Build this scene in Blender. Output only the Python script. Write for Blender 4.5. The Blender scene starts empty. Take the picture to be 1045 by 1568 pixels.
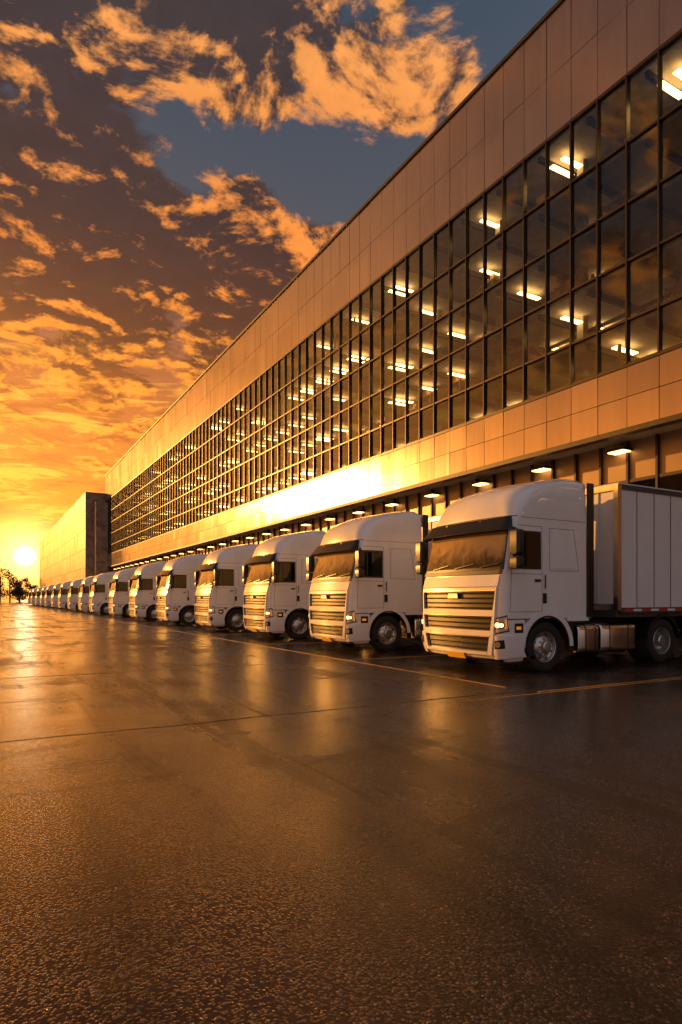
import bpy, math, random
from mathutils import Vector, Matrix
random.seed(7)
R=math.radians
scene=bpy.context.scene
scene.view_settings.view_transform='Standard'
scene.view_settings.look='None'
scene.view_settings.exposure=0

# ------------------------------------------------------------------ node helpers
class NT:
    def __init__(s,tree): s.t=tree; s.n=tree.nodes; s.l=tree.links
    def new(s,typ,**kw):
        n=s.n.new(typ)
        for k,v in kw.items(): setattr(n,k,v)
        return n
    def put(s,sock,v):
        if v is None: return
        if isinstance(v,bpy.types.NodeSocket): s.l.new(v,sock)
        else:
            if isinstance(v,(tuple,list)) and len(v)==3 and sock.type=='RGBA': v=(*v,1)
            sock.default_value=v
    def m(s,op,a,b=None,c=None,clamp=False):
        n=s.new('ShaderNodeMath',operation=op); n.use_clamp=clamp
        s.put(n.inputs[0],a); s.put(n.inputs[1],b); s.put(n.inputs[2],c)
        return n.outputs[0]
    def vm(s,op,a,b=None):
        n=s.new('ShaderNodeVectorMath',operation=op)
        s.put(n.inputs[0],a); s.put(n.inputs[1],b)
        return n.outputs['Value'] if op in('DOT_PRODUCT','LENGTH') else n.outputs[0]
    def comb(s,x,y,z):
        n=s.new('ShaderNodeCombineXYZ'); s.put(n.inputs[0],x); s.put(n.inputs[1],y); s.put(n.inputs[2],z); return n.outputs[0]
    def ramp(s,f,stops,interp='LINEAR'):
        n=s.new('ShaderNodeValToRGB'); e=n.color_ramp.elements; n.color_ramp.interpolation=interp
        while len(e)<len(stops): e.new(0.5)
        for i,(p,c) in enumerate(stops):
            e[i].position=p
            e[i].color=(*c,1) if len(c)==3 else c
        s.put(n.inputs[0],f); return n.outputs[0]
    def mix(s,f,a,b,mode='MIX'):
        n=s.new('ShaderNodeMix',data_type='RGBA',blend_type=mode); n.clamp_factor=True
        s.put(n.inputs[0],f); s.put(n.inputs[6],a); s.put(n.inputs[7],b); return n.outputs[2]
    def noise(s,vec,scale,detail=4,rough=.5,dist=0.0):
        n=s.new('ShaderNodeTexNoise'); s.put(n.inputs['Vector'],vec); n.inputs['Scale'].default_value=scale
        n.inputs['Detail'].default_value=detail; n.inputs['Roughness'].default_value=rough; n.inputs['Distortion'].default_value=dist
        return n.outputs['Fac']
    def sstep(s,v,a,b):
        n=s.new('ShaderNodeMapRange',interpolation_type='SMOOTHSTEP'); s.put(n.inputs[0],v)
        n.inputs[1].default_value=a; n.inputs[2].default_value=b; n.inputs[3].default_value=0; n.inputs[4].default_value=1
        return n.outputs[0]
    def scale(s,col,f):
        n=s.new('ShaderNodeVectorMath',operation='SCALE'); s.put(n.inputs[0],col); s.put(n.inputs['Scale'],f); return n.outputs[0]

def mat(name,base=(.5,.5,.5),rough=.5,metal=0,spec=.5,coat=0,ior=1.5,emit=None,es=0,noise_amt=0,nscale=3,bump=0,bscale=20,coat_rough=.05):
    m=bpy.data.materials.new(name); m.use_nodes=True
    t=NT(m.node_tree); b=t.n['Principled BSDF']
    b.inputs['Base Color'].default_value=(*base,1); b.inputs['Roughness'].default_value=rough
    b.inputs['Metallic'].default_value=metal; b.inputs['Specular IOR Level'].default_value=spec
    b.inputs['Coat Weight'].default_value=coat; b.inputs['Coat Roughness'].default_value=coat_rough; b.inputs['IOR'].default_value=ior
    if emit: b.inputs['Emission Color'].default_value=(*emit,1); b.inputs['Emission Strength'].default_value=es
    tc=t.new('ShaderNodeTexCoord').outputs['Object']
    if noise_amt:
        nz=t.noise(tc,nscale,6,.6)
        d=tuple(c*(1-noise_amt) for c in base)
        l=tuple(min(1,c*(1+noise_amt*.6)) for c in base)
        t.put(b.inputs['Base Color'],t.ramp(nz,[(.3,d),(.7,l)]))
        t.put(b.inputs['Roughness'],t.m('ADD',rough-.06,t.m('MULTIPLY',nz,.14)))
    if bump:
        bn=t.new('ShaderNodeBump'); bn.inputs['Strength'].default_value=bump; bn.inputs['Distance'].default_value=.02
        t.put(bn.inputs['Height'],t.noise(tc,bscale,3)); t.put(b.inputs['Normal'],bn.outputs[0])
    return m

# ------------------------------------------------------------------ mesh builder
class MB:
    def __init__(s): s.v=[]; s.f=[]; s.mi=[]; s.mats=[]
    def mid(s,m):
        if m not in s.mats: s.mats.append(m)
        return s.mats.index(m)
    def face(s,pts,m):
        i=len(s.v); s.v+= [tuple(p) for p in pts]; s.f.append(tuple(range(i,i+len(pts)))); s.mi.append(s.mid(m))
    def box(s,x0,x1,y0,y1,z0,z1,m,rot=None,ctr=None):
        i=len(s.v)
        P=[(x,y,z) for x in(x0,x1) for y in(y0,y1) for z in(z0,z1)]
        if rot:
            c=Vector(ctr) if ctr else Vector(((x0+x1)/2,(y0+y1)/2,(z0+z1)/2))
            P=[tuple(rot@(Vector(p)-c)+c) for p in P]
        s.v+=P; k=s.mid(m)
        for q in((0,1,3,2),(4,6,7,5),(0,4,5,1),(2,3,7,6),(0,2,6,4),(1,5,7,3)):
            s.f.append(tuple(i+j for j in q)); s.mi.append(k)
    def cbox(s,x0,x1,y0,y1,z0,z1,m,c=.03):
        k=s.mid(m); i0=len(s.v)
        def ring(z,ins):
            a,b,e,d=x0+ins,x1-ins,y0+ins,y1-ins; q=c
            return [(a+q,e,z),(b-q,e,z),(b,e+q,z),(b,d-q,z),(b-q,d,z),(a+q,d,z),(a,d-q,z),(a,e+q,z)]
        R_=[ring(z0,c),ring(z0+c*.3,c*.3),ring(z0+c,0),ring(z1-c,0),ring(z1-c*.3,c*.3),ring(z1,c)]
        for r in R_: s.v+=r
        for a in range(5):
            for j in range(8):
                s.f.append((i0+a*8+j,i0+a*8+(j+1)%8,i0+(a+1)*8+(j+1)%8,i0+(a+1)*8+j)); s.mi.append(k)
        s.f.append(tuple(i0+j for j in range(7,-1,-1))); s.mi.append(k)
        s.f.append(tuple(i0+40+j for j in range(8))); s.mi.append(k)
    def revolve(s,prof,cx,cz,cy,sgn,m,n=36,axis='y'):
        i0=len(s.v)
        for (r,o,_) in prof:
            for j in range(n):
                a=2*math.pi*j/n; s.v.append((cx+r*math.cos(a),cy+sgn*o,cz+r*math.sin(a)))
        for p in range(len(prof)-1):
            k=s.mid(prof[p+1][2])
            for j in range(n):
                s.f.append((i0+p*n+j,i0+p*n+(j+1)%n,i0+(p+1)*n+(j+1)%n,i0+(p+1)*n+j)); s.mi.append(k)
    def cyl(s,p0,p1,r,m,n=12,r2=None,cap=True):
        p0=Vector(p0);p1=Vector(p1); d=(p1-p0).normalized(); a=d.orthogonal().normalized(); b=d.cross(a); i0=len(s.v); k=s.mid(m)
        r2=r if r2 is None else r2
        for p,rr in((p0,r),(p1,r2)):
            for j in range(n):
                t=2*math.pi*j/n; s.v.append(tuple(p+a*rr*math.cos(t)+b*rr*math.sin(t)))
        for j in range(n):
            s.f.append((i0+j,i0+(j+1)%n,i0+n+(j+1)%n,i0+n+j)); s.mi.append(k)
        if cap:
            s.f.append(tuple(i0+j for j in range(n))); s.mi.append(k)
            s.f.append(tuple(i0+n+j for j in range(n))); s.mi.append(k)
    def mesh(s,name,smooth=None,fixn=True):
        me=bpy.data.meshes.new(name); me.from_pydata(s.v,[],s.f)
        for m in s.mats: me.materials.append(m)
        me.polygons.foreach_set('material_index',s.mi)
        me.update()
        if fixn:
            import bmesh
            bm=bmesh.new(); bm.from_mesh(me); bmesh.ops.recalc_face_normals(bm,faces=bm.faces); bm.to_mesh(me); bm.free()
        if smooth:
            me.polygons.foreach_set('use_smooth',[True]*len(me.polygons))
            me.set_sharp_from_angle(angle=R(smooth))
        return me
def link(name,me,parent=None,loc=None):
    o=bpy.data.objects.new(name,me); scene.collection.objects.link(o)
    if parent: o.parent=parent
    if loc: o.location=loc
    return o

# ------------------------------------------------------------------ world
SUN_AZ,SUN_EL=-28.0,9.6      # lamp direction (az clockwise from +Y)
w=bpy.data.worlds.new("World"); scene.world=w; w.use_nodes=True
t=NT(w.node_tree)
for n in list(t.n): t.n.remove(n)
d=t.vm('NORMALIZE',t.new('ShaderNodeTexCoord').outputs['Generated'])
sx=t.new('ShaderNodeSeparateXYZ'); t.l.new(d,sx.inputs[0]); X,Y,Z=sx.outputs
el=t.m('MULTIPLY',t.m('ARCSINE',Z),180/math.pi)
az=t.m('MULTIPLY',t.m('ARCTAN2',X,Y),180/math.pi)
def gauss(a0,e0,sa,se):
    u=t.m('DIVIDE',t.m('SUBTRACT',az,a0),sa); v=t.m('DIVIDE',t.m('SUBTRACT',el,e0),se)
    q=t.m('ADD',t.m('MULTIPLY',u,u),t.m('MULTIPLY',v,v))
    return t.m('EXPONENT',t.m('MULTIPLY',q,-1))
def total(terms):
    acc=None
    for k,g in terms:
        x=t.m('MULTIPLY',g,k); acc=x if acc is None else t.m('ADD',acc,x)
    return acc
e60=t.m('DIVIDE',t.m('ABSOLUTE',el),60)
front=t.ramp(e60,[(0,(.95,.27,.015)),(.09,(.92,.27,.02)),(.18,(.80,.22,.025)),(.30,(.50,.15,.04)),(.42,(.20,.11,.08)),(.52,(.085,.09,.11)),(.7,(.052,.072,.105)),(1,(.035,.055,.095))])
away=t.ramp(e60,[(0,(.34,.24,.21)),(.2,(.32,.27,.27)),(.5,(.29,.30,.36)),(1,(.21,.26,.35))])  # unseen sky behind the camera, set brighter to light the truck sides
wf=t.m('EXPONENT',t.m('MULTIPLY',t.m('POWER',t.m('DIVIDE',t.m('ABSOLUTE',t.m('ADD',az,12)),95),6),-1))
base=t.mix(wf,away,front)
# clouds
den=t.m('ADD',t.m('ABSOLUTE',Z),.16)
px=t.m('DIVIDE',X,den); py=t.m('DIVIDE',Y,den)
P=t.comb(px,py,t.m('MULTIPLY',Z,.5))
P2=t.vm('ADD',P,(-.004,.035,.0))
n1=t.noise(P,5.2,8,.62,.25); n2=t.noise(P2,5.2,8,.62,.25)
big=t.noise(P,1.6,3,.5,.0)
cov=total([(.26,gauss(9,30,12,5)),(.28,gauss(3,24,12,6)),(.25,gauss(19,26,7,5)),(.28,gauss(2,38,9,8)),(.24,gauss(22,41,10,4)),(.22,gauss(35,38.5,6,2.2)),
  (.20,gauss(13,43,10,4)),(.14,gauss(26,46,12,3)),(.24,gauss(22,23,8,4)),(.20,gauss(27,29.5,5,1.4)),(.12,gauss(10,15,16,4)),
  (-.20,gauss(22,34.8,6,1.2)),(-.40,gauss(36,33,11,2.8)),(-.35,gauss(46,42,5,9))])
nn=t.m('ADD',t.m('MULTIPLY',t.m('SUBTRACT',n1,.5),1.25),.5)
dens=t.m('ADD',t.m('ADD',nn,cov),t.m('MULTIPLY',t.m('SUBTRACT',big,.5),.75))
mask=t.sstep(dens,.54,.68)
thick=t.sstep(dens,.60,.92)
litb=total([(.50,gauss(27,39.5,11,3)),(.30,gauss(36,38,6,2.5)),(.7,gauss(27,29.5,5,1.4)),(.46,gauss(5,12,24,7)),(.35,gauss(18,31,4,1)),(-.10,gauss(2,38,8,7)),(-.14,gauss(7,28,12,4)),(.16,gauss(4,20,12,4)),(.15,gauss(15,40,6,3)),(.15,gauss(16,34,5,2))])
hf=t.noise(P,14,5,.65)
lit=t.m('ADD',t.m('ADD',t.m('MULTIPLY',t.m('SUBTRACT',n1,n2),9.0),t.m('ADD',.38,t.m('MULTIPLY',t.m('SUBTRACT',hf,.5),.9))),t.m('SUBTRACT',litb,t.m('MULTIPLY',thick,.62)),clamp=True)
lit=t.sstep(lit,.02,1.0)
litc=t.ramp(e60,[(0,(1.25,.50,.05)),(.25,(1.15,.38,.035)),(.45,(1.0,.29,.04)),(.7,(1.0,.38,.09)),(1,(.6,.3,.15))])
darkc=t.ramp(e60,[(0,(.50,.13,.015)),(.2,(.32,.08,.012)),(.35,(.12,.040,.018)),(.5,(.060,.032,.027)),(.7,(.062,.042,.042)),(1,(.05,.04,.045))])
darkc=t.mix(wf,(.2,.18,.2),darkc)
litc=t.mix(wf,(.5,.42,.4),litc)
cl=t.mix(lit,darkc,litc)
cl=t.scale(cl,t.m('ADD',.72,t.m('MULTIPLY',hf,.56)))
sky=t.mix(t.m('MULTIPLY',mask,.96),base,cl)
# low streak clouds
Ps=t.comb(t.m('MULTIPLY',az,.06),t.m('MULTIPLY',el,.33),0)
st=t.noise(Ps,2.4,7,.64,.6)
low=t.m('MULTIPLY',t.sstep(el,1.0,5.0),t.m('SUBTRACT',1,t.sstep(el,14,22)))
sky=t.mix(t.m('MULTIPLY',t.m('MULTIPLY',t.sstep(st,.53,.62),low),.85),sky,(1.25,.55,.06))
sky=t.mix(t.m('MULTIPLY',t.m('MULTIPLY',t.m('SUBTRACT',1,t.sstep(st,.38,.48)),low),.8),sky,(.38,.10,.02))
# sun disc + aureole
sd=(math.sin(R(2.7))*math.cos(R(3.5)),math.cos(R(2.7))*math.cos(R(3.5)),math.sin(R(3.5)))
ang=t.m('MULTIPLY',t.m('ARCCOSINE',t.m('MINIMUM',t.vm('DOT_PRODUCT',d,sd),.9999999)),180/math.pi)
def addc(a,col,f):
    return t.vm('ADD',a,t.scale(col,f))
sky=addc(sky,(1.0,.33,.025),t.m('MULTIPLY',t.m('EXPONENT',t.m('MULTIPLY',ang,-1/7.0)),1.45))
sky=addc(sky,(1.2,.75,.25),t.m('MULTIPLY',t.m('EXPONENT',t.m('MULTIPLY',t.m('POWER',t.m('DIVIDE',ang,2.2),2),-1)),2.0))
sky=addc(sky,(1.0,.85,.6),t.m('MULTIPLY',t.m('SUBTRACT',1,t.sstep(ang,.5,.85)),14))
# orange glow added to the sky out of frame, lights truck fronts and facade
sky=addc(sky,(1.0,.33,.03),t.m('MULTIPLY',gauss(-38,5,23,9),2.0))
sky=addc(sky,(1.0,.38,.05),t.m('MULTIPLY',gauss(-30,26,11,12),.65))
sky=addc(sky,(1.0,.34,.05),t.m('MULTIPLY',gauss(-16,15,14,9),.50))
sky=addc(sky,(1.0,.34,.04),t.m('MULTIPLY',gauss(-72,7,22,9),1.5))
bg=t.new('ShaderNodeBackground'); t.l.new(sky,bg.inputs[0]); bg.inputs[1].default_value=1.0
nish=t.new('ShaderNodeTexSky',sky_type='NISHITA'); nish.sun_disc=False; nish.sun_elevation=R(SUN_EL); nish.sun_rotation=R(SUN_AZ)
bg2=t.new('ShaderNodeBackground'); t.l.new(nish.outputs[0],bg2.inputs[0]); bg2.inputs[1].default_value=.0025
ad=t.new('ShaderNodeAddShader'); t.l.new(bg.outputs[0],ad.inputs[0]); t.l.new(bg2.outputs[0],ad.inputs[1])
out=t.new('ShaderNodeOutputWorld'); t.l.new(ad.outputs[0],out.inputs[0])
w.cycles.sampling_method='MANUAL'; w.cycles.sample_map_resolution=1024

# sun lamp
L=bpy.data.lights.new('sun','SUN'); L.energy=5.0; L.angle=R(.6); L.color=(1,.42,.08)
so=link('sun',L)
sv=Vector((math.sin(R(SUN_AZ))*math.cos(R(SUN_EL)),math.cos(R(SUN_AZ))*math.cos(R(SUN_EL)),math.sin(R(SUN_EL))))
so.rotation_euler=sv.to_track_quat('Z','Y').to_euler(); so.location=(-30,60,30)

# ------------------------------------------------------------------ camera
cam=bpy.data.cameras.new('camera'); cam.lens=960/1568*36; cam.sensor_width=36; cam.shift_y=133/1568; cam.clip_end=6000; cam.clip_start=.05
co=link('camera',cam); co.location=(0,0,1.45); co.rotation_euler=(R(90),0,R(-29.45)); scene.camera=co

# ------------------------------------------------------------------ ground
g=bpy.data.materials.new('wet_asphalt'); g.use_nodes=True; t=NT(g.node_tree); b=t.n['Principled BSDF']
tc=t.new('ShaderNodeTexCoord').outputs['Object']
s3=t.new('ShaderNodeSeparateXYZ'); t.l.new(tc,s3.inputs[0]); GX,GY,GZ=s3.outputs
fine=t.noise(tc,75,2,.6); med=t.noise(tc,9,4,.6); bigp=t.noise(tc,.35,5,.6,.4)
vor=t.new('ShaderNodeTexVoronoi'); t.l.new(tc,vor.inputs['Vector']); vor.inputs['Scale'].default_value=62
vsep=t.new('ShaderNodeSeparateXYZ'); t.l.new(vor.outputs['Color'],vsep.inputs[0]); vr=vsep.outputs[0]
wob=t.noise(t.comb(0,t.m('MULTIPLY',GY,.12),0),1,2)
tracks=t.noise(t.comb(t.m('ADD',t.m('MULTIPLY',GX,1.9),t.m('MULTIPLY',wob,2.2)),t.m('MULTIPLY',GY,.07),0),1.0,4,.65)
trk=t.m('MULTIPLY',t.sstep(tracks,.50,.64),.45)
# faint tyre marks left by the trucks: (x at y=2, curvature, slope, half width, strength)
fade=t.noise(t.comb(t.m('MULTIPLY',GX,.8),t.m('MULTIPLY',GY,.35),5),1.0,3,.6)
for (x0_,kq,sl,hw_,am) in [(2.05,.008,.03,.20,.55),(.50,.004,.02,.18,.38),(4.55,-.006,-.02,.20,.45),(6.3,.0,-.03,.16,.35),(3.1,.010,.06,.15,.38),(-.9,.004,.03,.18,.32),(-3.0,.002,.0,.18,.35)]:
    yy=t.m('SUBTRACT',GY,2)
    xc=t.m('ADD',t.m('MULTIPLY',t.m('MULTIPLY',yy,yy),kq),t.m('ADD',t.m('MULTIPLY',yy,sl),x0_))
    dd_=t.m('ABSOLUTE',t.m('SUBTRACT',GX,xc))
    dd_=t.m('ADD',dd_,t.m('MULTIPLY',t.m('SUBTRACT',med,.5),.16))
    mk=t.m('MULTIPLY',t.m('SUBTRACT',1,t.sstep(dd_,0,hw_*1.4)),t.m('MULTIPLY',t.sstep(fade,.30,.56),am))
    trk=t.m('MAXIMUM',trk,mk)
tr2=t.noise(t.comb(t.m('ADD',t.m('MULTIPLY',GX,.22),t.m('MULTIPLY',GY,.12)),t.m('ADD',t.m('MULTIPLY',GY,1.5),t.m('MULTIPLY',t.m('MULTIPLY',GX,GX),-.05)),3),1.0,3,.6)
trk2=t.m('MULTIPLY',t.sstep(tr2,.57,.64),.8)
stone=t.m('SUBTRACT',1,t.sstep(vor.outputs['Distance'],.25,.6))
col=t.mix(stone,(.010,.009,.008),t.ramp(vr,[(0,(.02,.017,.015)),(.5,(.055,.042,.034)),(.85,(.13,.088,.062)),(1,(.30,.19,.12))]))
col=t.mix(t.m('MULTIPLY',med,.30),col,(.03,.026,.022))
col=t.mix(t.m('MULTIPLY',trk,.85),col,(.006,.006,.006))
col=t.mix(t.m('MULTIPLY',trk2,.7),col,(.008,.008,.008))
jw=t.m('ADD',GY,t.m('MULTIPLY',t.m('SUBTRACT',t.noise(t.comb(GX,0,0),.8,3),.5),.25))
jm=t.m('ABSOLUTE',t.m('SUBTRACT',jw,t.m('ADD',7.2,t.m('MULTIPLY',5.7,t.m('ROUND',t.m('DIVIDE',t.m('SUBTRACT',jw,7.2),5.7))))))
joint=t.m('MULTIPLY',t.m('SUBTRACT',1,t.sstep(jm,.02,.045)),t.m('GREATER_THAN',GY,4.5))
jx=t.m('ABSOLUTE',t.m('ADD',GX,t.m('ADD',4.5,t.m('MULTIPLY',t.noise(t.comb(0,GY,0),.5,3),.3))))
joint=t.m('MAXIMUM',joint,t.m('SUBTRACT',1,t.sstep(jx,.03,.06)))
col=t.mix(t.m('MULTIPLY',joint,.9),col,(.004,.004,.004))
t.put(b.inputs['Base Color'],col)
wet=t.sstep(bigp,.30,.56)
rg=t.m('SUBTRACT',.33,t.m('MULTIPLY',wet,.19))
rg=t.m('ADD',rg,t.m('MULTIPLY',t.m('SUBTRACT',med,.5),.15))
rg=t.m('ADD',rg,t.m('ADD',t.m('MULTIPLY',trk,.26),t.m('MULTIPLY',trk2,.08))); rg=t.m('ADD',rg,t.m('MULTIPLY',joint,.3))
t.put(b.inputs['Roughness'],rg)
t.put(b.inputs['Specular IOR Level'],t.m('SUBTRACT',1.0,t.m('ADD',t.m('MULTIPLY',trk,.80),t.m('MULTIPLY',joint,.5)),clamp=True))
b.inputs['Specular Tint'].default_value=(1,.70,.45,1)  # orange put into the reflection tint to warm the sheen on the ground
hgt=t.m('ADD',t.m('MULTIPLY',stone,t.m('ADD',.35,t.m('MULTIPLY',vr,.65))),t.m('MULTIPLY',fine,.5))
bn=t.new('ShaderNodeBump'); t.put(bn.inputs['Height'],hgt); bn.inputs['Distance'].default_value=.006
t.put(bn.inputs['Strength'],t.m('SUBTRACT',.90,t.m('ADD',t.m('MULTIPLY',wet,.54),t.m('MULTIPLY',trk,.2))))
t.put(b.inputs['Normal'],bn.outputs[0])
mb=MB(); mb.face([(-2500,-2500,0),(2500,-2500,0),(2500,3500,0),(-2500,3500,0)],g); link('ground',mb.mesh('ground',fixn=False))

# painted lines
ym=mat('yellow_road_paint',(.40,.21,.03),.5,noise_amt=.7,nscale=18)
TY=[8.74,14.35,20.1,26.5,33.8,41.6,50.5,60,69.5,79.5,90,101,112,124,136,149,162]
mb=MB()
mb.box(7.385,7.425,7.6,170,.0,.004,ym)
lines=[7.0]+[ (TY[i]+2.5+TY[i+1])/2 for i in range(len(TY)-1)]
for y in lines: mb.box(7.5,24,y-.03,y+.03,0,.004,ym)
mb.box(5.9,24,6.85,6.90,0,.004,ym)
link('painted_bay_lines',mb.mesh('painted_bay_lines'))

# ------------------------------------------------------------------ building
def panelmat(name,base,rough,metal):
    m=bpy.data.materials.new(name); m.use_nodes=True; t=NT(m.node_tree); b=t.n['Principled BSDF']
    tc=t.new('ShaderNodeTexCoord').outputs['Object']
    s=t.new('ShaderNodeSeparateXYZ'); t.l.new(tc,s.inputs[0])
    cell=t.comb(0,t.m('FLOOR',t.m('DIVIDE',s.outputs[1],1.36)),t.m('FLOOR',t.m('DIVIDE',s.outputs[2],2.7)))
    wn=t.new('ShaderNodeTexWhiteNoise'); t.l.new(cell,wn.inputs['Vector'])
    streak=t.noise(t.comb(0,t.m('MULTIPLY',s.outputs[1],3),t.m('MULTIPLY',s.outputs[2],.3)),1.0,5,.6)
    f=t.m('ADD',t.m('MULTIPLY',wn.outputs[0],.35),t.m('MULTIPLY',streak,.65))
    t.put(b.inputs['Base Color'],t.ramp(f,[(.2,tuple(c*.88 for c in base)),(.8,tuple(c*1.08 for c in base))]))
    t.put(b.inputs['Roughness'],t.m('ADD',rough-.02,t.m('MULTIPLY',f,.05)))
    b.inputs['Metallic'].default_value=metal
    return m
PM=panelmat('aluminium_cladding',(.38,.31,.29),.15,.78)
FM=mat('window_frame_metal',(.05,.042,.038),.35,metal=.7)
DK=mat('dark_steel',(.035,.032,.03),.45,metal=.5,noise_amt=.3)
CON=mat('interior_concrete',(.38,.34,.30),.8,noise_amt=.3,nscale=1.5)
INW=mat('interior_wall',(.30,.21,.14),.7,noise_amt=.6,nscale=.8)
RKM=mat('rack_steel',(.30,.17,.08),.5,noise_amt=.5,nscale=2)
BXM=mat('carton_board',(.42,.26,.13),.8,noise_amt=.4,nscale=3)
LMP=mat('ceiling_luminaire',(.8,.8,.8),.5,emit=(1,.50,.14),es=14)
LMO=mat('dock_luminaire',(.8,.8,.8),.5,emit=(1,.50,.14),es=6.5)
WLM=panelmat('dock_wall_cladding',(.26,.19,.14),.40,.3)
WNG=panelmat('wing_cladding',(.36,.27,.23),.30,.5)
ROOF=mat('roof_membrane',(.2,.2,.2),.8)
gm=bpy.data.materials.new('facade_glass'); gm.use_nodes=True; t=NT(gm.node_tree); t.n.remove(t.n['Principled BSDF'])
fr=t.new('ShaderNodeFresnel'); fr.inputs[0].default_value=1.7
gl=t.new('ShaderNodeBsdfGlossy'); gl.inputs[0].default_value=(.85,.88,.90,1); gl.inputs['Roughness'].default_value=.03
tr=t.new('ShaderNodeBsdfTransparent'); tr.inputs[0].default_value=(.66,.75,.77,1)
mx=t.new('ShaderNodeMixShader'); t.put(mx.inputs[0],t.m('ADD',.05,t.m('MULTIPLY',fr.outputs[0],.95),clamp=True)); t.l.new(tr.outputs[0],mx.inputs[1]); t.l.new(gl.outputs[0],mx.inputs[2])
t.l.new(mx.outputs[0],t.n['Material Output'].inputs[0])

bld=bpy.data.objects.new('warehouse_building',None); scene.collection.objects.link(bld)
XB=22.0; PIT=1.36; Y0=16.0-PIT*20
NC=112; Y1=Y0+NC*PIT
ZL=[10.68,12.46,14.78,17.08,19.45,22.1]
rows=[(8.21,9.42),(9.42,10.68),(22.1,24.85),(24.85,27.6)]
def tilted(mb,y0,y1,z0,z1,x,m,th,gap,tl):
    j=lambda: random.gauss(0,tl)
    a,bq,c_=(x+j(),x+j(),x+j())
    y0+=gap;y1-=gap;z0+=gap;z1-=gap
    dd=a+c_-bq  # planar
    mb.face([(a,y0,z0),(dd,y0,z1),(c_,y1,z1),(bq,y1,z0)],m)
    if th:
        xb=x+th
        mb.face([(a,y0,z0),(dd,y0,z1),(xb,y0,z1),(xb,y0,z0)],m); mb.face([(bq,y1,z0),(xb,y1,z0),(xb,y1,z1),(c_,y1,z1)],m)
        mb.face([(a,y0,z0),(xb,y0,z0),(xb,y1,z0),(bq,y1,z0)],m); mb.face([(dd,y0,z1),(c_,y1,z1),(xb,y1,z1),(xb,y0,z1)],m)
mb=MB()
for i in range(NC):
    for (a,c) in rows: tilted(mb,Y0+i*PIT,Y0+(i+1)*PIT,a,c,XB,PM,.08,.014,.005)
link('cladding_panels',mb.mesh('cladding_panels',fixn=False),bld)
mb=MB()
for i in range(NC):
    for k in range(5): tilted(mb,Y0+i*PIT,Y0+(i+1)*PIT,ZL[k],ZL[k+1],XB+.06,gm,0,0,.006)
link('window_glass',mb.mesh('window_glass',fixn=False),bld)
mb=MB()
for i in range(NC+1):
    y=Y0+i*PIT; mb.box(XB-.07,XB+.16,y-.03,y+.03,10.70,22.08,FM)
for k,z in enumerate(ZL):
    h=.045 if 0<k<5 else .07
    mb.box(XB-.045,XB+.14,Y0,Y1,z-h,z+h,FM)
mb.box(XB-.10,XB+2.2,Y0,Y1,27.615,27.8,DK)   # parapet cap
mb.box(XB-.06,XB+.4,Y0,Y1,8.0,8.20,DK)       # soffit edge beam
link('window_frames',mb.mesh('window_frames'),bld)
mb=MB()
mb.box(XB+.085,XB+.3,Y0,Y1,8.22,10.6,DK); mb.box(XB+.085,XB+.3,Y0,Y1,22.18,27.6,DK)
mb.box(XB+.3,60,Y0,Y1,8.205,8.4,CON)      # soffit slab
mb.box(XB+.3,60,Y0,Y1,26.9,27.3,ROOF)
mb.box(XB+.3,60,Y0,Y0+.3,8.4,26.9,PM); mb.box(XB+.3,60,Y1-.3,Y1,8.4,26.9,PM)
mb.box(60,60.3,Y0,Y1,0,27.3,PM)
mb.box(24.3,60,Y0,Y0+.3,0,8.2,PM)
for z in ZL[1:]: mb.box(XB+.22,34,Y0+.3,Y1-.3,z-.14,z+.02,CON)
mb.box(34,34.2,Y0+.3,Y1-.3,8.4,26.9,INW)
y=Y0+PIT*3
while y<Y1-3:
    for x in (24.2,30.0): mb.box(x,x+.35,y-.18,y+.18,8.4,22.1,CON)
    y+=PIT*4
link('structure_shell',mb.mesh('structure_shell'),bld)
mb=MB(); mbr=MB()
rl=random.Random(21)
for k in range(5):
    zt=ZL[k+1]-.14; zb=(ZL[k]+.02) if k else 9.6
    y=Y0+1.2
    while y<130:
        pr=.92 if k<4 else .45
        if rl.random()<pr:
            for x in (23.0,25.4,27.8,31.1):
                if rl.random()<.60:
                    mb.box(x,x+1.4,y,y+.26,zt-.30,zt-.25,LMP)
                    if rl.random()<.3: mb.box(x,x+1.4,y+.65,y+.91,zt-.30,zt-.25,LMP)
        if random.random()<.95:
            x=random.uniform(23.4,25.2); H=min(zt-.5,zb+random.uniform(1.0,1.9))
            for q in (0,1.25):
                for r_ in(0,.9): mbr.box(x+r_,x+r_+.07,y+q,y+q+.07,zb,H,RKM)
            zz=zb+.3
            while zz<H:
                mbr.box(x,x+1,y,y+1.32,zz,zz+.06,RKM)
                for q in range(3):
                    if random.random()<.6: mbr.box(x+.1,x+.8,y+.06+q*.42,y+.06+q*.42+random.uniform(.25,.38),zz+.06,zz+random.uniform(.25,.5),BXM)
                zz+=.62
        if random.random()<.5:
            x=random.uniform(22.6,23.2); mbr.box(x,x+.5,y+.3,y+random.uniform(.8,1.5),zb,zb+random.uniform(.5,1.1),BXM)
        if random.random()<.7:
            x=random.uniform(22.8,30); mbr.box(x,x+.12,y-.1,y+.02,zb,zt-.2,RKM); mbr.box(x,x+.1,y,y+2.4,zb+1.0,zb+1.05,RKM); mbr.box(x,x+.1,y,y+2.4,zb+.55,zb+.6,RKM)
        y+=PIT*2
    for x in (24.9,28.2): mbr.box(x,x+.14,Y0+1,Y1-1,zt-.5,zt-.36,DK)
    y=Y0+2
    while y<Y1-2: mbr.box(XB+.3,33.8,y,y+.16,zt-.24,zt-.001,DK); y+=PIT*2
link('ceiling_lights',mb.mesh('ceiling_lights'),bld)
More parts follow.
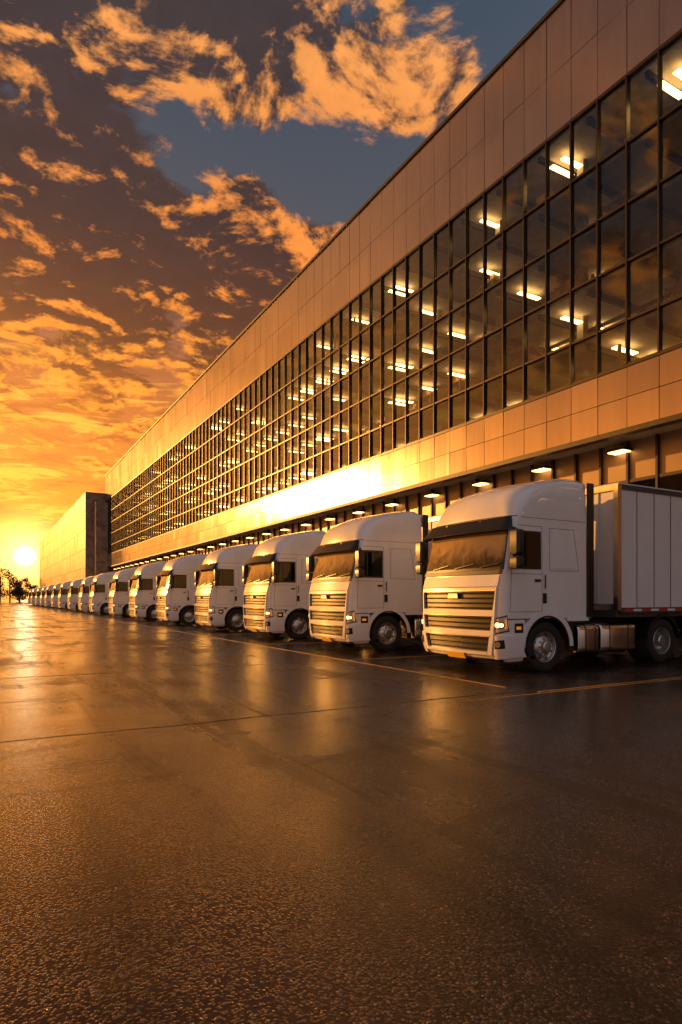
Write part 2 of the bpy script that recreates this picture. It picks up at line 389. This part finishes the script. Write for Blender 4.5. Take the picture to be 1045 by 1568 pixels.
link('storage_racks',mbr.mesh('storage_racks'),bld)
# ground-floor dock wall, recessed 2 m behind the facade
mb=MB(); WX=24.0
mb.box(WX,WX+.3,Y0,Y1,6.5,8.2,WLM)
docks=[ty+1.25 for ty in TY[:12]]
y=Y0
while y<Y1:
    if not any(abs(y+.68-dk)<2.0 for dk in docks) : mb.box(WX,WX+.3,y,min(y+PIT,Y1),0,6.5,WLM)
    y+=PIT
y=Y0
while y<Y1: mb.box(WX-.14,WX-.003,y-.05,y+.05,0,8.2,DK); y+=PIT
mb.box(WX-.10,WX-.004,Y0,Y1,6.42,6.55,DK)
mb.box(27.5,27.8,Y0,Y1,0,8.2,INW); mb.box(WX+.31,27.5,Y0,Y1,0,1.1,CON)
for dk in docks:
    mb.box(WX-.35,WX,dk-1.75,dk-1.4,1.0,4.4,DK); mb.box(WX-.35,WX,dk+1.4,dk+1.75,1.0,4.4,DK); mb.box(WX-.35,WX,dk-1.75,dk+1.75,4.4,4.8,DK)
link('dock_wall',mb.mesh('dock_wall'),bld)
mb=MB(); mbf=MB(); y=17.6-4.35*6
while y<Y1-1:
    mbf.box(WX-.62,WX-.002,y-.42,y+.42,7.78,7.90,DK); mb.box(WX-.58,WX-.06,y-.37,y+.37,7.73,7.779,LMO); y+=4.35
link('dock_lights',mb.mesh('dock_lights'),bld); link('dock_light_housings',mbf.mesh('dock_light_housings'),bld)
# far wing projecting forward
mb=MB(); FX=18.0; FY0=Y1+.05; FY1=275
mb.box(FX+.1,60,FY0,FY1,0,23.7,INW)
mb.box(FX+.0,60,FY0-.0,FY1,23.71,23.95,DK)
y=FY0
while y<FY1-2:
    for z0,z1 in((0,4),(4,8),(8,12),(12,16),(16,20),(20,23.7)): tilted(mb,y,y+2.7,z0,z1,FX,WNG,.09,.03,.010)
    y+=2.7
mb.box(19.6,22,FY0-3.2,FY0-.01,0,21.6,INW)
link('far_wing',mb.mesh('far_wing'),bld)

# ------------------------------------------------------------------ truck
import numpy as np
WP=mat('white_truck_paint',(.76,.76,.77),.25,coat=.8,noise_amt=.05,nscale=1.2)
BLK=mat('black_plastic',(.010,.010,.010),.36)
GAP=mat('panel_gap',(.03,.03,.03),.7)
GLS=mat('tinted_vehicle_glass',(.005,.005,.005),.03,spec=.5)
WGL=mat('windscreen_glass',(.55,.50,.42),.04,spec=.6,metal=.42)
CHR=mat('polished_aluminium',(.62,.61,.60),.2,metal=1,noise_amt=.08,nscale=4)
GRL=mat('grille_slat',(.035,.03,.028),.25,metal=.3)
RIM=mat('alloy_wheel_rim',(.50,.50,.50),.30,metal=.9)
TYR=mat('tyre_rubber',(.012,.012,.012),.75,bump=.3,bscale=60)
LNS=mat('headlamp_lens',(.60,.55,.5),.06,metal=.8,coat=1)
GLW=mat('headlamp_glow',(.9,.8,.6),.1,emit=(1,.62,.28),es=2.2)  # emission added to imitate warm light reflected in the unlit headlamps
AMB=mat('amber_reflector',(.9,.3,.03),.2,coat=1,emit=(1,.3,.02),es=.4)  # reflector is no lamp; faint emission added as an amber glint
RED=mat('red_reflector',(.6,.03,.02),.3)
PLT=mat('yellow_number_plate',(.85,.55,.05),.4)
TRW=mat('trailer_white_panel',(.70,.70,.72),.42,noise_amt=.08,nscale=.8)
GRY=mat('grey_frame_paint',(.05,.05,.05),.5,noise_amt=.3)
# windscreen: coated glass, golden sky sheen painted higher up, dark cabin painted low down
n_=WGL.node_tree; tt=NT(n_); bb=tt.n['Principled BSDF']
tcw=tt.new('ShaderNodeTexCoord').outputs['Object']; sw=tt.new('ShaderNodeSeparateXYZ'); tt.l.new(tcw,sw.inputs[0])
cab=tt.noise(tcw,2.6,4,.6,.8)
lay=tt.m('ADD',tt.m('SUBTRACT',sw.outputs[2],2.14),tt.m('MULTIPLY',tt.m('SUBTRACT',cab,.5),.9)); lay=tt.sstep(lay,-.05,.40)
tt.put(bb.inputs['Metallic'],tt.m('ADD',.12,tt.m('MULTIPLY',lay,.30)))
tt.put(bb.inputs['Base Color'],tt.mix(lay,(.035,.025,.015),(.32,.25,.15)))
BX=2.48
zs=[.25,.30,.42,.7,1.1,1.6,1.95,2.8,3.0,3.1,3.3,3.5,3.65,3.78,3.87,3.92,3.95]
fxs=[.14,.07,.02,0,0,.02,.06,.24,.28,.29,.34,.45,.66,1.00,1.42,1.7,1.85]
hws=[1.18,1.21,1.235,1.25,1.25,1.25,1.25,1.24,1.235,1.235,1.23,1.22,1.20,1.16,1.08,.98,.86]
rs=[.18,.18,.18,.17,.16,.15,.15,.17,.22,.28,.40,.52,.60,.64,.6,.5,.4]
def sm(z,arr): return sum(np.interp(z+o,zs,arr) for o in(-.03,0,.03))/3
def S(u,z,bx=BX):
    sg=-1 if u>=0 else 1; a=abs(u)
    fx=sm(z,fxs); hw=sm(z,hws); r=sm(z,rs); bow=.09
    r=min(r,bx-.12-fx-bow)
    x1=fx+bow+.9*r
    if a<=1: y=a*(hw-r); x=fx+bow*a*a
    elif a<=2: th=(a-1)*math.pi/2; y=hw-r+r*math.sin(th); x=fx+bow+.9*r*(1-math.cos(th))
    elif a<=3: y=hw; x=x1+(a-2)*(bx-.08-x1)
    elif a<=3.4: th=(a-3)/.4*math.pi/2; y=hw-.08+.08*math.cos(th); x=bx-.08+.08*math.sin(th)
    else: y=(hw-.08)*(4-a)/.6; x=bx
    return Vector((x,sg*y,z))
def uside(x,z,side):
    fx=sm(z,fxs); r=sm(z,rs); x1=fx+.09+.9*r
    a=2+(x-x1)/(BX-.08-x1)
    if a<2: # on the corner arc
        c=max(-1,min(1,1-(x-fx-.09)/(.9*r))); a=1+math.acos(c)/(math.pi/2)
    return a*side
def pos(kind,side,a,z,off):
    u=a if kind=='U' else uside(a,z,side)
    p=S(u,z); e=.01
    pu=S(u+e,z)-S(u-e,z); pz=S(u,z+e)-S(u,z-e)
    n=pu.cross(pz)
    if n.length<1e-9: n=Vector((-1,0,0))
    n.normalize()
    if n.dot(p-Vector((1.3,0,1.8)))<0: n=-n
    return p+n*off
def patch(mb,kind,corners,off,thick,m,nu=8,nz=4,side=1,off2=None):
    off2=off if off2 is None else off2
    i0=len(mb.v); k=mb.mid(m)
    def P_(i,j,inner):
        fu=i/nu; fz=j/nz
        a=(corners[0][0]*(1-fu)+corners[1][0]*fu)*(1-fz)+(corners[3][0]*(1-fu)+corners[2][0]*fu)*fz
        z=(corners[0][1]*(1-fu)+corners[1][1]*fu)*(1-fz)+(corners[3][1]*(1-fu)+corners[2][1]*fu)*fz
        o=off*(1-fz)+off2*fz
        return tuple(pos(kind,side,a,z,o-(thick if inner else 0)))
    for inner in(0,1):
        for j in range(nz+1):
            for i in range(nu+1): mb.v.append(P_(i,j,inner))
    W=nu+1; N=W*(nz+1)
    for j in range(nz):
        for i in range(nu):
            a=i0+j*W+i; mb.f.append((a,a+1,a+W+1,a+W)); mb.mi.append(k)
            a+=N; mb.f.append((a,a+W,a+W+1,a+1)); mb.mi.append(k)
    edge=[i for i in range(W)]+[j*W+nu for j in range(1,nz+1)]+[nz*W+i for i in range(nu-1,-1,-1)]+[j*W for j in range(nz-1,0,-1)]
    for q in range(len(edge)):
        a=i0+edge[q]; b_=i0+edge[(q+1)%len(edge)]
        mb.f.append((a,a+N,b_+N,b_)); mb.mi.append(k)
def loft(mb,levels,us,m,bx):
    i0=len(mb.v); k=mb.mid(m); n=len(us)
    for z in levels:
        for u in us: mb.v.append(tuple(S(u,z,bx)))
    for a in range(len(levels)-1):
        for j in range(n):
            mb.f.append((i0+a*n+j,i0+a*n+(j+1)%n,i0+(a+1)*n+(j+1)%n,i0+(a+1)*n+j)); mb.mi.append(k)
    mb.f.append(tuple(i0+j for j in range(n))); mb.mi.append(k)
    L0=i0+(len(levels)-1)*n; mb.f.append(tuple(L0+j for j in range(n))); mb.mi.append(k)
half=[i/6 for i in range(0,7)]+[1+i/8 for i in range(1,9)]+[2+i/6 for i in range(1,7)]+[3+.1*i for i in range(1,5)]+[3.6,3.8,4]
us=half+[-u for u in half[-2:0:-1]]
parts={}
mb=MB(); lv=[1.07+(3.95-1.07)*i/46 for i in range(47)]
loft(mb,lv,us,WP,BX)
loft(mb,[.25+(.80)*i/14 for i in range(15)],us,WP,.74)
# wheel-arch fenders
for sg in(-1,1):
    cx,cz,ri=1.30,.50,.62; n=18
    out=[]; inn=[]
    for i in range(n+1):
        a=math.pi-(math.pi*(i/n)) ; a=max(a,-.0)
        ip=(cx+ri*math.cos(a),cz+ri*math.sin(a))
        ro=.70
        op=(cx+(ro+.03)*math.cos(a), min(1.19,cz+(ro+.02)*math.sin(a)))
        if i<=n*.5: op=(max(.67,cx-.63) if i<3 else op[0],op[1] if i>=3 else cz+i*.12)
        out.append(op); inn.append(ip)
    yo,yi=sg*1.262,sg*.95
    for i in range(n):
        a,b_,c_,d_=inn[i],inn[i+1],out[i+1],out[i]
        mb.face([(a[0],yo,a[1]),(b_[0],yo,b_[1]),(c_[0],yo,c_[1]),(d_[0],yo,d_[1])],WP)
        mb.face([(a[0],yo,a[1]),(b_[0],yo,b_[1]),(b_[0],yi,b_[1]),(a[0],yi,a[1])],BLK)
        mb.face([(d_[0],yo,d_[1]),(c_[0],yo,c_[1]),(c_[0],yi,c_[1]),(d_[0],yi,d_[1])],WP)
        l0=(cx+(a[0]-cx)*.94,cz+(a[1]-cz)*.94); l1=(cx+(b_[0]-cx)*.94,cz+(b_[1]-cz)*.94)
        mb.face([(a[0],yo*.998,a[1]),(b_[0],yo*.998,b_[1]),(l1[0],yo*.998,l1[1]),(l0[0],yo*.998,l0[1])],BLK)
    mb.box(1.85,BX,min(yo,sg*1.1),max(yo,sg*1.1),1.0,1.069,WP)
    mb.box(1.93,2.08,min(sg*1.22,sg*.9),max(sg*1.22,sg*.9),.35,.99,BLK)
mb.box(.72,BX-.03,-.94,.94,.75,1.06,BLK)
parts['cab_body']=mb.mesh('cab_body',smooth=32)

mb=MB()
patch(mb,'U',[(-1.45,2.0),(1.45,2.0),(1.35,2.80),(-1.35,2.80)],.012,.02,BLK,28,8)
patch(mb,'U',[(-1.38,2.05),(1.38,2.05),(1.28,2.78),(-1.28,2.78)],.016,.01,WGL,28,8)
for sd_ in(1,-1):
    patch(mb,'S',[(.34,2.02),(1.12,2.02),(1.12,2.76),(.46,2.76)],.008,.01,BLK,6,6,side=sd_)
    patch(mb,'S',[(.40,2.07),(1.07,2.07),(1.07,2.71),(.51,2.71)],.013,.01,GLS,6,6,side=sd_)
    patch(mb,'S',[(.60,2.07),(.63,2.07),(.63,2.71),(.60,2.71)],.018,.01,BLK,1,4,side=sd_)
parts['cab_windows']=mb.mesh('cab_windows',smooth=30)

mb=MB()
# visor
patch(mb,'U',[(-1.62,2.72),(1.62,2.72),(1.5,3.01),(-1.5,3.01)],.20,.03,BLK,28,4,off2=.05)
for u in(-1.3,-.5,.5,1.3): patch(mb,'U',[(u-.03,2.85),(u+.03,2.85),(u+.03,2.99),(u-.03,2.99)],.08,.09,BLK,1,1)
def grille(z0,z1,w0,w1,ns):
    for s_ in(1,-1):
        patch(mb,'U',[(s_*w0,z0-.05),(s_*(w0+.09),z0-.05),(s_*(w1+.09),z1+.05),(s_*w1,z1+.05)],.060,.06,WP,2,3)
    patch(mb,'U',[(-w0,z0-.05),(w0,z0-.05),(w0,z0),(-w0,z0)],.060,.06,WP,20,1)
    patch(mb,'U',[(-w1,z1),(w1,z1),(w1,z1+.05),(-w1,z1+.05)],.060,.06,WP,20,1)
    patch(mb,'U',[(-w0,z0),(w0,z0),(w1,z1),(-w1,z1)],.006,.02,BLK,20,2)
    patch(mb,'U',[(-w1,z1-.016),(w1,z1-.016),(w1,z1-.002),(-w1,z1-.002)],.066,.03,CHR,20,1)
    for i in range(ns):
        f=(i+.5)/ns; z=z0+(z1-z0)*f; w_=w0*(1-f)+w1*f
        patch(mb,'U',[(-w_,z-.016),(w_,z-.016),(w_,z+.006),(-w_,z+.006)],.046,.03,GRL,20,1,off2=.028)
grille(1.23,1.61,.96,1.02,4)
grille(.84,1.13,.92,.97,3)
grille(.44,.74,.86,.92,3)
patch(mb,'U',[(-.14,1.46),(.14,1.46),(.12,1.55),(-.12,1.55)],.07,.03,CHR,4,2)
patch(mb,'U',[(-.26,.29),(.26,.29),(.26,.39),(-.26,.39)],.05,.03,PLT,4,1)
patch(mb,'U',[(-1.5,.255),(1.5,.255),(1.5,.30),(-1.5,.30)],.02,.03,BLK,24,1)
patch(mb,'U',[(-1.6,1.06),(-1.05,1.06),(-1.05,1.075),(-1.6,1.075)],.003,.01,GAP,6,1)
patch(mb,'U',[(1.05,1.06),(1.6,1.06),(1.6,1.075),(1.05,1.075)],.003,.01,GAP,6,1)
patch(mb,'U',[(-1.8,3.03),(1.8,3.03),(1.8,3.045),(-1.8,3.045)],.003,.01,GAP,30,1)
patch(mb,'U',[(-1.3,1.92),(1.3,1.92),(1.35,1.99),(-1.35,1.99)],.03,.03,GRY,24,1)
patch(mb,'U',[(-1.15,1.68),(1.15,1.68),(1.2,1.90),(-1.2,1.90)],.055,.06,WP,24,3,off2=.022)
for a in(-.75,-.05,.6):
    patch(mb,'U',[(a,2.04),(a+.5,2.12),(a+.5,2.135),(a,2.06)],.045,.015,BLK,5,1)
parts['front_grille_and_visor']=mb.mesh('front_grille_and_visor',smooth=30)
mb=MB()
for s_ in(1,-1):
    patch(mb,'U',[(s_*1.0,.32),(s_*2.2,.34),(s_*2.1,.75),(s_*1.0,.75)],.045,.05,WP,12,4)
    patch(mb,'U',[(s_*1.06,.78),(s_*2.02,.83),(s_*1.94,1.14),(s_*1.12,1.09)],.014,.03,BLK,10,3)
    patch(mb,'U',[(s_*1.10,.805),(s_*1.95,.855),(s_*1.88,1.115),(s_*1.15,1.065)],.024,.02,LNS,10,3)
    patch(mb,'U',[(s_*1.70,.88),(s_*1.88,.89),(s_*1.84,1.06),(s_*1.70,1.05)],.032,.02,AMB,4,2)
    for q,rr_ in((1.25,.075),(1.50,.065)):
        c_=pos('U',1,s_*q,.95,.020); c2=pos('U',1,s_*q,.95,.034); mb.cyl(c_,c2,rr_,BLK,16)
        c_=pos('U',1,s_*q,.95,.022); c2=pos('U',1,s_*q,.95,.045); mb.cyl(c_,c2,rr_-.022,GLW,16)
    patch(mb,'U',[(s_*1.1,.50),(s_*1.7,.52),(s_*1.65,.68),(s_*1.1,.66)],.053,.03,BLK,6,2)
    c_=pos('U',1,s_*1.3,.59,.05); c2=pos('U',1,s_*1.3,.59,.07); mb.cyl(c_,c2,.055,LNS,16)
    patch(mb,'S',[(.42,.80),(.64,.80),(.64,.98),(.42,.98)],.006,.02,BLK,3,3,side=s_)
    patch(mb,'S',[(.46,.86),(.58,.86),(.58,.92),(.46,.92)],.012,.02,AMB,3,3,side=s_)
    patch(mb,'S',[(1.17,1.36),(1.27,1.36),(1.27,1.56),(1.17,1.56)],.010,.02,BLK,2,2,side=s_)
    patch(mb,'S',[(.95,1.78),(1.10,1.78),(1.10,1.83),(.95,1.83)],.02,.02,BLK,2,2,side=s_)
    for (a,b_) in [((.30,1.2),(.34,2.0)),((1.15,1.2),(1.15,2.86)),((1.36,2.0),(1.36,2.84)),((2.2,2.0),(2.05,2.84))]:
        patch(mb,'S',[(a[0]-.004,a[1]),(a[0]+.004,a[1]),(b_[0]+.004,b_[1]),(b_[0]-.004,b_[1])],.002,.01,GAP,1,10,side=s_)
    for (x0,x1,z) in [(.30,1.15,1.2),(.50,1.15,2.86),(1.36,2.05,2.84),(1.36,2.2,2.0),(.4,2.4,3.02),(.3,1.15,1.93)]:
        patch(mb,'S',[(x0,z-.004),(x1,z-.004),(x1,z+.004),(x0,z+.004)],.002,.01,GAP,10,1,side=s_)
    patch(mb,'S',[(1.40,2.04),(2.15,2.04),(2.01,2.80),(1.40,2.80)],.010,.02,WP,6,6,side=s_)
parts['lamps_and_seams']=mb.mesh('lamps_and_seams',smooth=30)
mb=MB()
for s_ in(-1,1):
    y0,y1=sorted((s_*1.34,s_*1.60))
    mb.cbox(.16,.36,y0,y1,2.26,2.74,BLK,.05); mb.cbox(.16,.36,y0,y1,2.00,2.24,BLK,.05)
    mb.cyl((.42,s_*1.22,2.80),(.28,s_*1.48,2.72),.028,BLK); mb.cyl((.36,s_*1.22,2.04),(.28,s_*1.48,2.06),.028,BLK); mb.cyl((.28,s_*1.48,2.02),(.28,s_*1.48,2.75),.02,BLK)
    mb.face([(.365,y0+.04,2.33),(.365,y1-.04,2.33),(.365,y1-.04,2.67),(.365,y0+.04,2.67)],GLS)
    y0,y1=sorted((s_*1.19,s_*1.24)); mb.cbox(BX+.01,BX+.20,y0,y1,1.10,3.84,BLK,.012)
    y0,y1=sorted((s_*.9,s_*1.2)); mb.box(.80,1.0,y0,y1,.28,.34,BLK)
    mb.cyl((1.22,s_*1.275,1.65),(1.22,s_*1.275,1.92),.012,BLK,8)
mb.cbox(BX+.0,BX+.12,-1.1,1.1,3.5,3.86,WP,.03)
parts['mirrors_and_fairings']=mb.mesh('mirrors_and_fairings',smooth=30)
# chassis
mb=MB()
for y in(-.42,.42): mb.box(.5,6.2,y-.05,y+.05,.72,.98,GRY)
for x in(2.6,3.6,4.5,5.9): mb.box(x,x+.12,-.4,.4,.76,.95,GRY)
mb.box(4.3,5.6,-.5,.5,.985,1.10,GRY)
mb.cyl((5.0,-1.0,.5),(5.0,1.0,.5),.09,GRY); mb.cyl((1.3,-1.0,.5),(1.3,1.0,.5),.08,GRY)
for s_ in(-1,1):
    cy,cz,hy,hz,r=s_*.93,.62,.30,.30,.12; n=6; ring=[]
    for q,(ay,azz) in enumerate([(1,1),(-1,1),(-1,-1),(1,-1)]):
        for i in range(n+1):
            a=math.pi/2*q+math.pi/2*i/n; ring.append((cy+ay*(hy-r)+r*math.cos(a),cz+azz*(hz-r)+r*math.sin(a)))
    def tank(x0,x1,grow,m):
        R2=[(cy+(a-cy)*(1+grow),cz+(b_-cz)*(1+grow)) for a,b_ in ring]; N=len(R2); i0=len(mb.v); k=mb.mid(m)
        for x,g_ in((x0,.93),(x0+.03,1),(x1-.03,1),(x1,.93)): mb.v.extend([(x,cy+(a-cy)*g_,cz+(b_-cz)*g_) for a,b_ in R2])
        for a in range(3):
            for j in range(N): mb.f.append((i0+a*N+j,i0+a*N+(j+1)%N,i0+(a+1)*N+(j+1)%N,i0+(a+1)*N+j)); mb.mi.append(k)
        mb.f.append(tuple(i0+j for j in range(N))); mb.mi.append(k); mb.f.append(tuple(i0+3*N+j for j in range(N))); mb.mi.append(k)
    if s_==-1: tank(2.22,2.85,0,CHR); tank(2.92,4.05,0,CHR); sx_=(2.40,2.70,3.15,3.75)
    else: tank(2.22,4.05,0,CHR); sx_=(2.5,3.1,3.7)
    for x in sx_: tank(x,x+.07,.035,BLK)
    n=16
    for (cx,) in((5.0,),):
        for i in range(n):
            a0=math.pi*(.06+.88*i/n); a1=math.pi*(.06+.88*(i+1)/n); r=.60
            p=[(cx+r*math.cos(a0),.5+r*math.sin(a0)),(cx+r*math.cos(a1),.5+r*math.sin(a1))]
            mb.face([(p[0][0],s_*1.25,p[0][1]),(p[1][0],s_*1.25,p[1][1]),(p[1][0],s_*.62,p[1][1]),(p[0][0],s_*.62,p[0][1])],BLK)
            q=[(cx+(r-.05)*math.cos(a0),.5+(r-.05)*math.sin(a0)),(cx+(r-.05)*math.cos(a1),.5+(r-.05)*math.sin(a1))]
            mb.face([(p[0][0],s_*1.25,p[0][1]),(p[1][0],s_*1.25,p[1][1]),(q[1][0],s_*1.25,q[1][1]),(q[0][0],s_*1.25,q[0][1])],BLK)
for y in(-.3,-.1,.15):
    pts=[Vector((BX+.02,y,1.9)),Vector((BX+.3,y-.05,1.35)),Vector((BX+.6,y,1.3)),Vector((3.4,y,1.9))]
    for a,b_ in zip(pts,pts[1:]): mb.cyl(a,b_,.02,RED if y==-.1 else BLK,8)
mb.cbox(BX+.12,BX+.45,-1.0,-.7,1.0,1.5,GRY,.03)
parts['chassis_and_tanks']=mb.mesh('chassis_and_tanks',smooth=35)
# wheels
mb=MB()
def wheel(cx,ysurf,sg,kind):
    r=.50; wd=.30 if kind=='f' else .60
    T=TYR; M=RIM
    yc=ysurf
    prof=[(.20,-wd,T),(.44,-wd,T),(.495,-wd+.03,T),(.50,-.05,T),(.485,-.015,T),(.45,0,T),(.36,.0,T),(.305,-.02,T),(.30,-.01,M),(.285,-.015,M)]
    if kind=='f': prof+=[(.265,-.07,M),(.24,-.085,M),(.19,-.03,M),(.12,-.01,M),(.115,.04,M),(.09,.06,M),(.0005,.065,M)]
    else: prof+=[(.275,-.10,M),(.26,-.17,M),(.16,-.19,M),(.13,-.16,M),(.125,-.02,M),(.10,.0,M),(.0005,.0,M)]
    mb.revolve(prof,cx,r,yc,sg,T,40)
    n=10; rr,o=(.165,-.015) if kind=='f' else (.20,-.175)
    for i in range(n):
        a=2*math.pi*i/n; x=cx+rr*math.cos(a); z=r+rr*math.sin(a)
        mb.cyl((x,yc+sg*(o-.02),z),(x,yc+sg*(o+.03),z),.016,CHR,6)
    for i in range(8):
        a=2*math.pi*(i+.5)/8; rh=.228; x=cx+rh*math.cos(a); z=r+rh*math.sin(a); oo=-.066 if kind=='f' else -.168
        mb.cyl((x,yc+sg*(oo-.03),z),(x,yc+sg*(oo+.006),z),.028,GAP,10)
for s_ in(-1,1):
    wheel(1.30,s_*1.20,s_,'f'); wheel(5.0,s_*1.22,s_,'r')
    for x in(11.6,12.95,14.3): wheel(x,s_*1.22,s_,'r')
parts['wheels']=mb.mesh('wheels',smooth=35)
# trailer
mb=MB(); x0,x1=3.42,15.5
mb.box(x0+.03,x1,-1.235,1.235,1.22,3.86,TRW)
for s_ in(-1,1):
    y0,y1=sorted((s_*1.236,s_*1.262))
    mb.box(x0,x0+.10,y0,y1,1.2,3.9,CHR); mb.box(x1-.1,x1,y0,y1,1.2,3.9,CHR)
    mb.box(x0+.1,x1-.1,y0,y1,3.80,3.90,GRY); mb.box(x0+.1,x1-.1,y0,y1,1.14,1.26,GRY)
    x=x0+.64
    while x<x1-.3:
        yy=sorted((s_*1.236,s_*1.246)); mb.box(x,x+.012,yy[0],yy[1],1.27,3.79,GRY); mb.box(x+.013,x+.05,yy[0],yy[1],1.27,3.79,TRW); x+=.60
    x=x0+.2; k=0
    while x<x1-.3:
        yy=sorted((s_*1.262,s_*1.266)); mb.box(x,x+.28,yy[0],yy[1],1.18,1.23,RED if k%2==0 else TRW); x+=.30; k+=1
    mb.box(6.2,10.8,min(s_*1.2,s_*1.24),max(s_*1.2,s_*1.24),.55,1.05,GRY)
    mb.box(6.0,6.12,min(s_*.7,s_*.82),max(s_*.7,s_*.82),.15,1.2,GRY); mb.box(5.92,6.2,min(s_*.62,s_*.9),max(s_*.62,s_*.9),.06,.15,GRY)
    y0,y1=sorted((s_*1.15,s_*1.262)); mb.box(x0-.02,x0-.001,y0,y1,1.2,3.9,CHR)
mb.box(x0-.02,x0+.028,-1.149,1.149,3.78,3.9,CHR); mb.box(x0-.02,x0+.028,-1.149,1.149,1.2,1.34,CHR)
for y in(-.75,-.35,.05,.45,.85): mb.box(x0+.005,x0+.029,y,y+.03,1.345,3.775,TRW)
mb.box(x0,x1,-1.262,1.262,3.905,3.93,TRW)
mb.box(x0,x1,-1.2,1.2,1.05,1.215,GRY)
for y in(-.5,.4): mb.box(4.2,x1,y,y+.1,.85,1.049,GRY)
for x in(11.6,12.95,14.3): mb.cyl((x,-1,.5),(x,1,.5),.08,GRY)
parts['trailer_box']=mb.mesh('trailer_box',smooth=30)

for i,ty in enumerate(TY):
    e=bpy.data.objects.new('semi_truck',None); scene.collection.objects.link(e); e.empty_display_size=1
    e.location=(8.3+(random.uniform(-.12,.12) if i>1 else 0),ty+1.25,0.002)
    e.rotation_euler=(0,0,R(random.uniform(-.5,.5)) if i>0 else 0)
    for nm,me in parts.items(): link(nm,me,e)

# ------------------------------------------------------------------ distant trees
LF=mat('tree_foliage',(.07,.05,.02),.8,noise_amt=.5,nscale=.6)
TK=mat('tree_bark',(.06,.045,.035),.9)
mb=MB(); rnd=random.Random(3)
for i in range(44):
    x=-110+i*3.1+rnd.uniform(-1.5,1.5); y=300+rnd.uniform(-12,30); h=rnd.uniform(12,19)
    if x>10 : h=rnd.uniform(7,11)
    mb.cyl((x,y,0),(x+rnd.uniform(-.4,.4),y,h*.7),.35,TK,6,r2=.1)
    cl=[]
    for k in range(12):
        a=rnd.uniform(0,6.28); rr=rnd.uniform(.2,1)*h*.26; z=h*rnd.uniform(.12,.92)
        c_=Vector((x+rr*math.cos(a)*(1.2-z/h*.7),y+rr*math.sin(a),z)); cl.append(c_)
        mb.cyl((x,y,z*.75),c_,.10,TK,5,r2=.03,cap=False)
    for c_ in cl:
        R0=h*rnd.uniform(.10,.17)
        for q in range(70):
            v=Vector((rnd.gauss(0,1),rnd.gauss(0,1),rnd.gauss(0,.8))); v=v.normalized()*R0*rnd.uniform(.4,1.15)
            p=c_+v; a=Vector((rnd.uniform(-1,1),rnd.uniform(-1,1),rnd.uniform(-1,1))).normalized(); b_=a.orthogonal().normalized(); s_=rnd.uniform(.2,.5)
            mb.face([p-a*s_,p-b_*s_*.6,p+a*s_,p+b_*s_*.6],LF)
link('distant_tree_line',mb.mesh('distant_tree_line',fixn=False))
print('done')
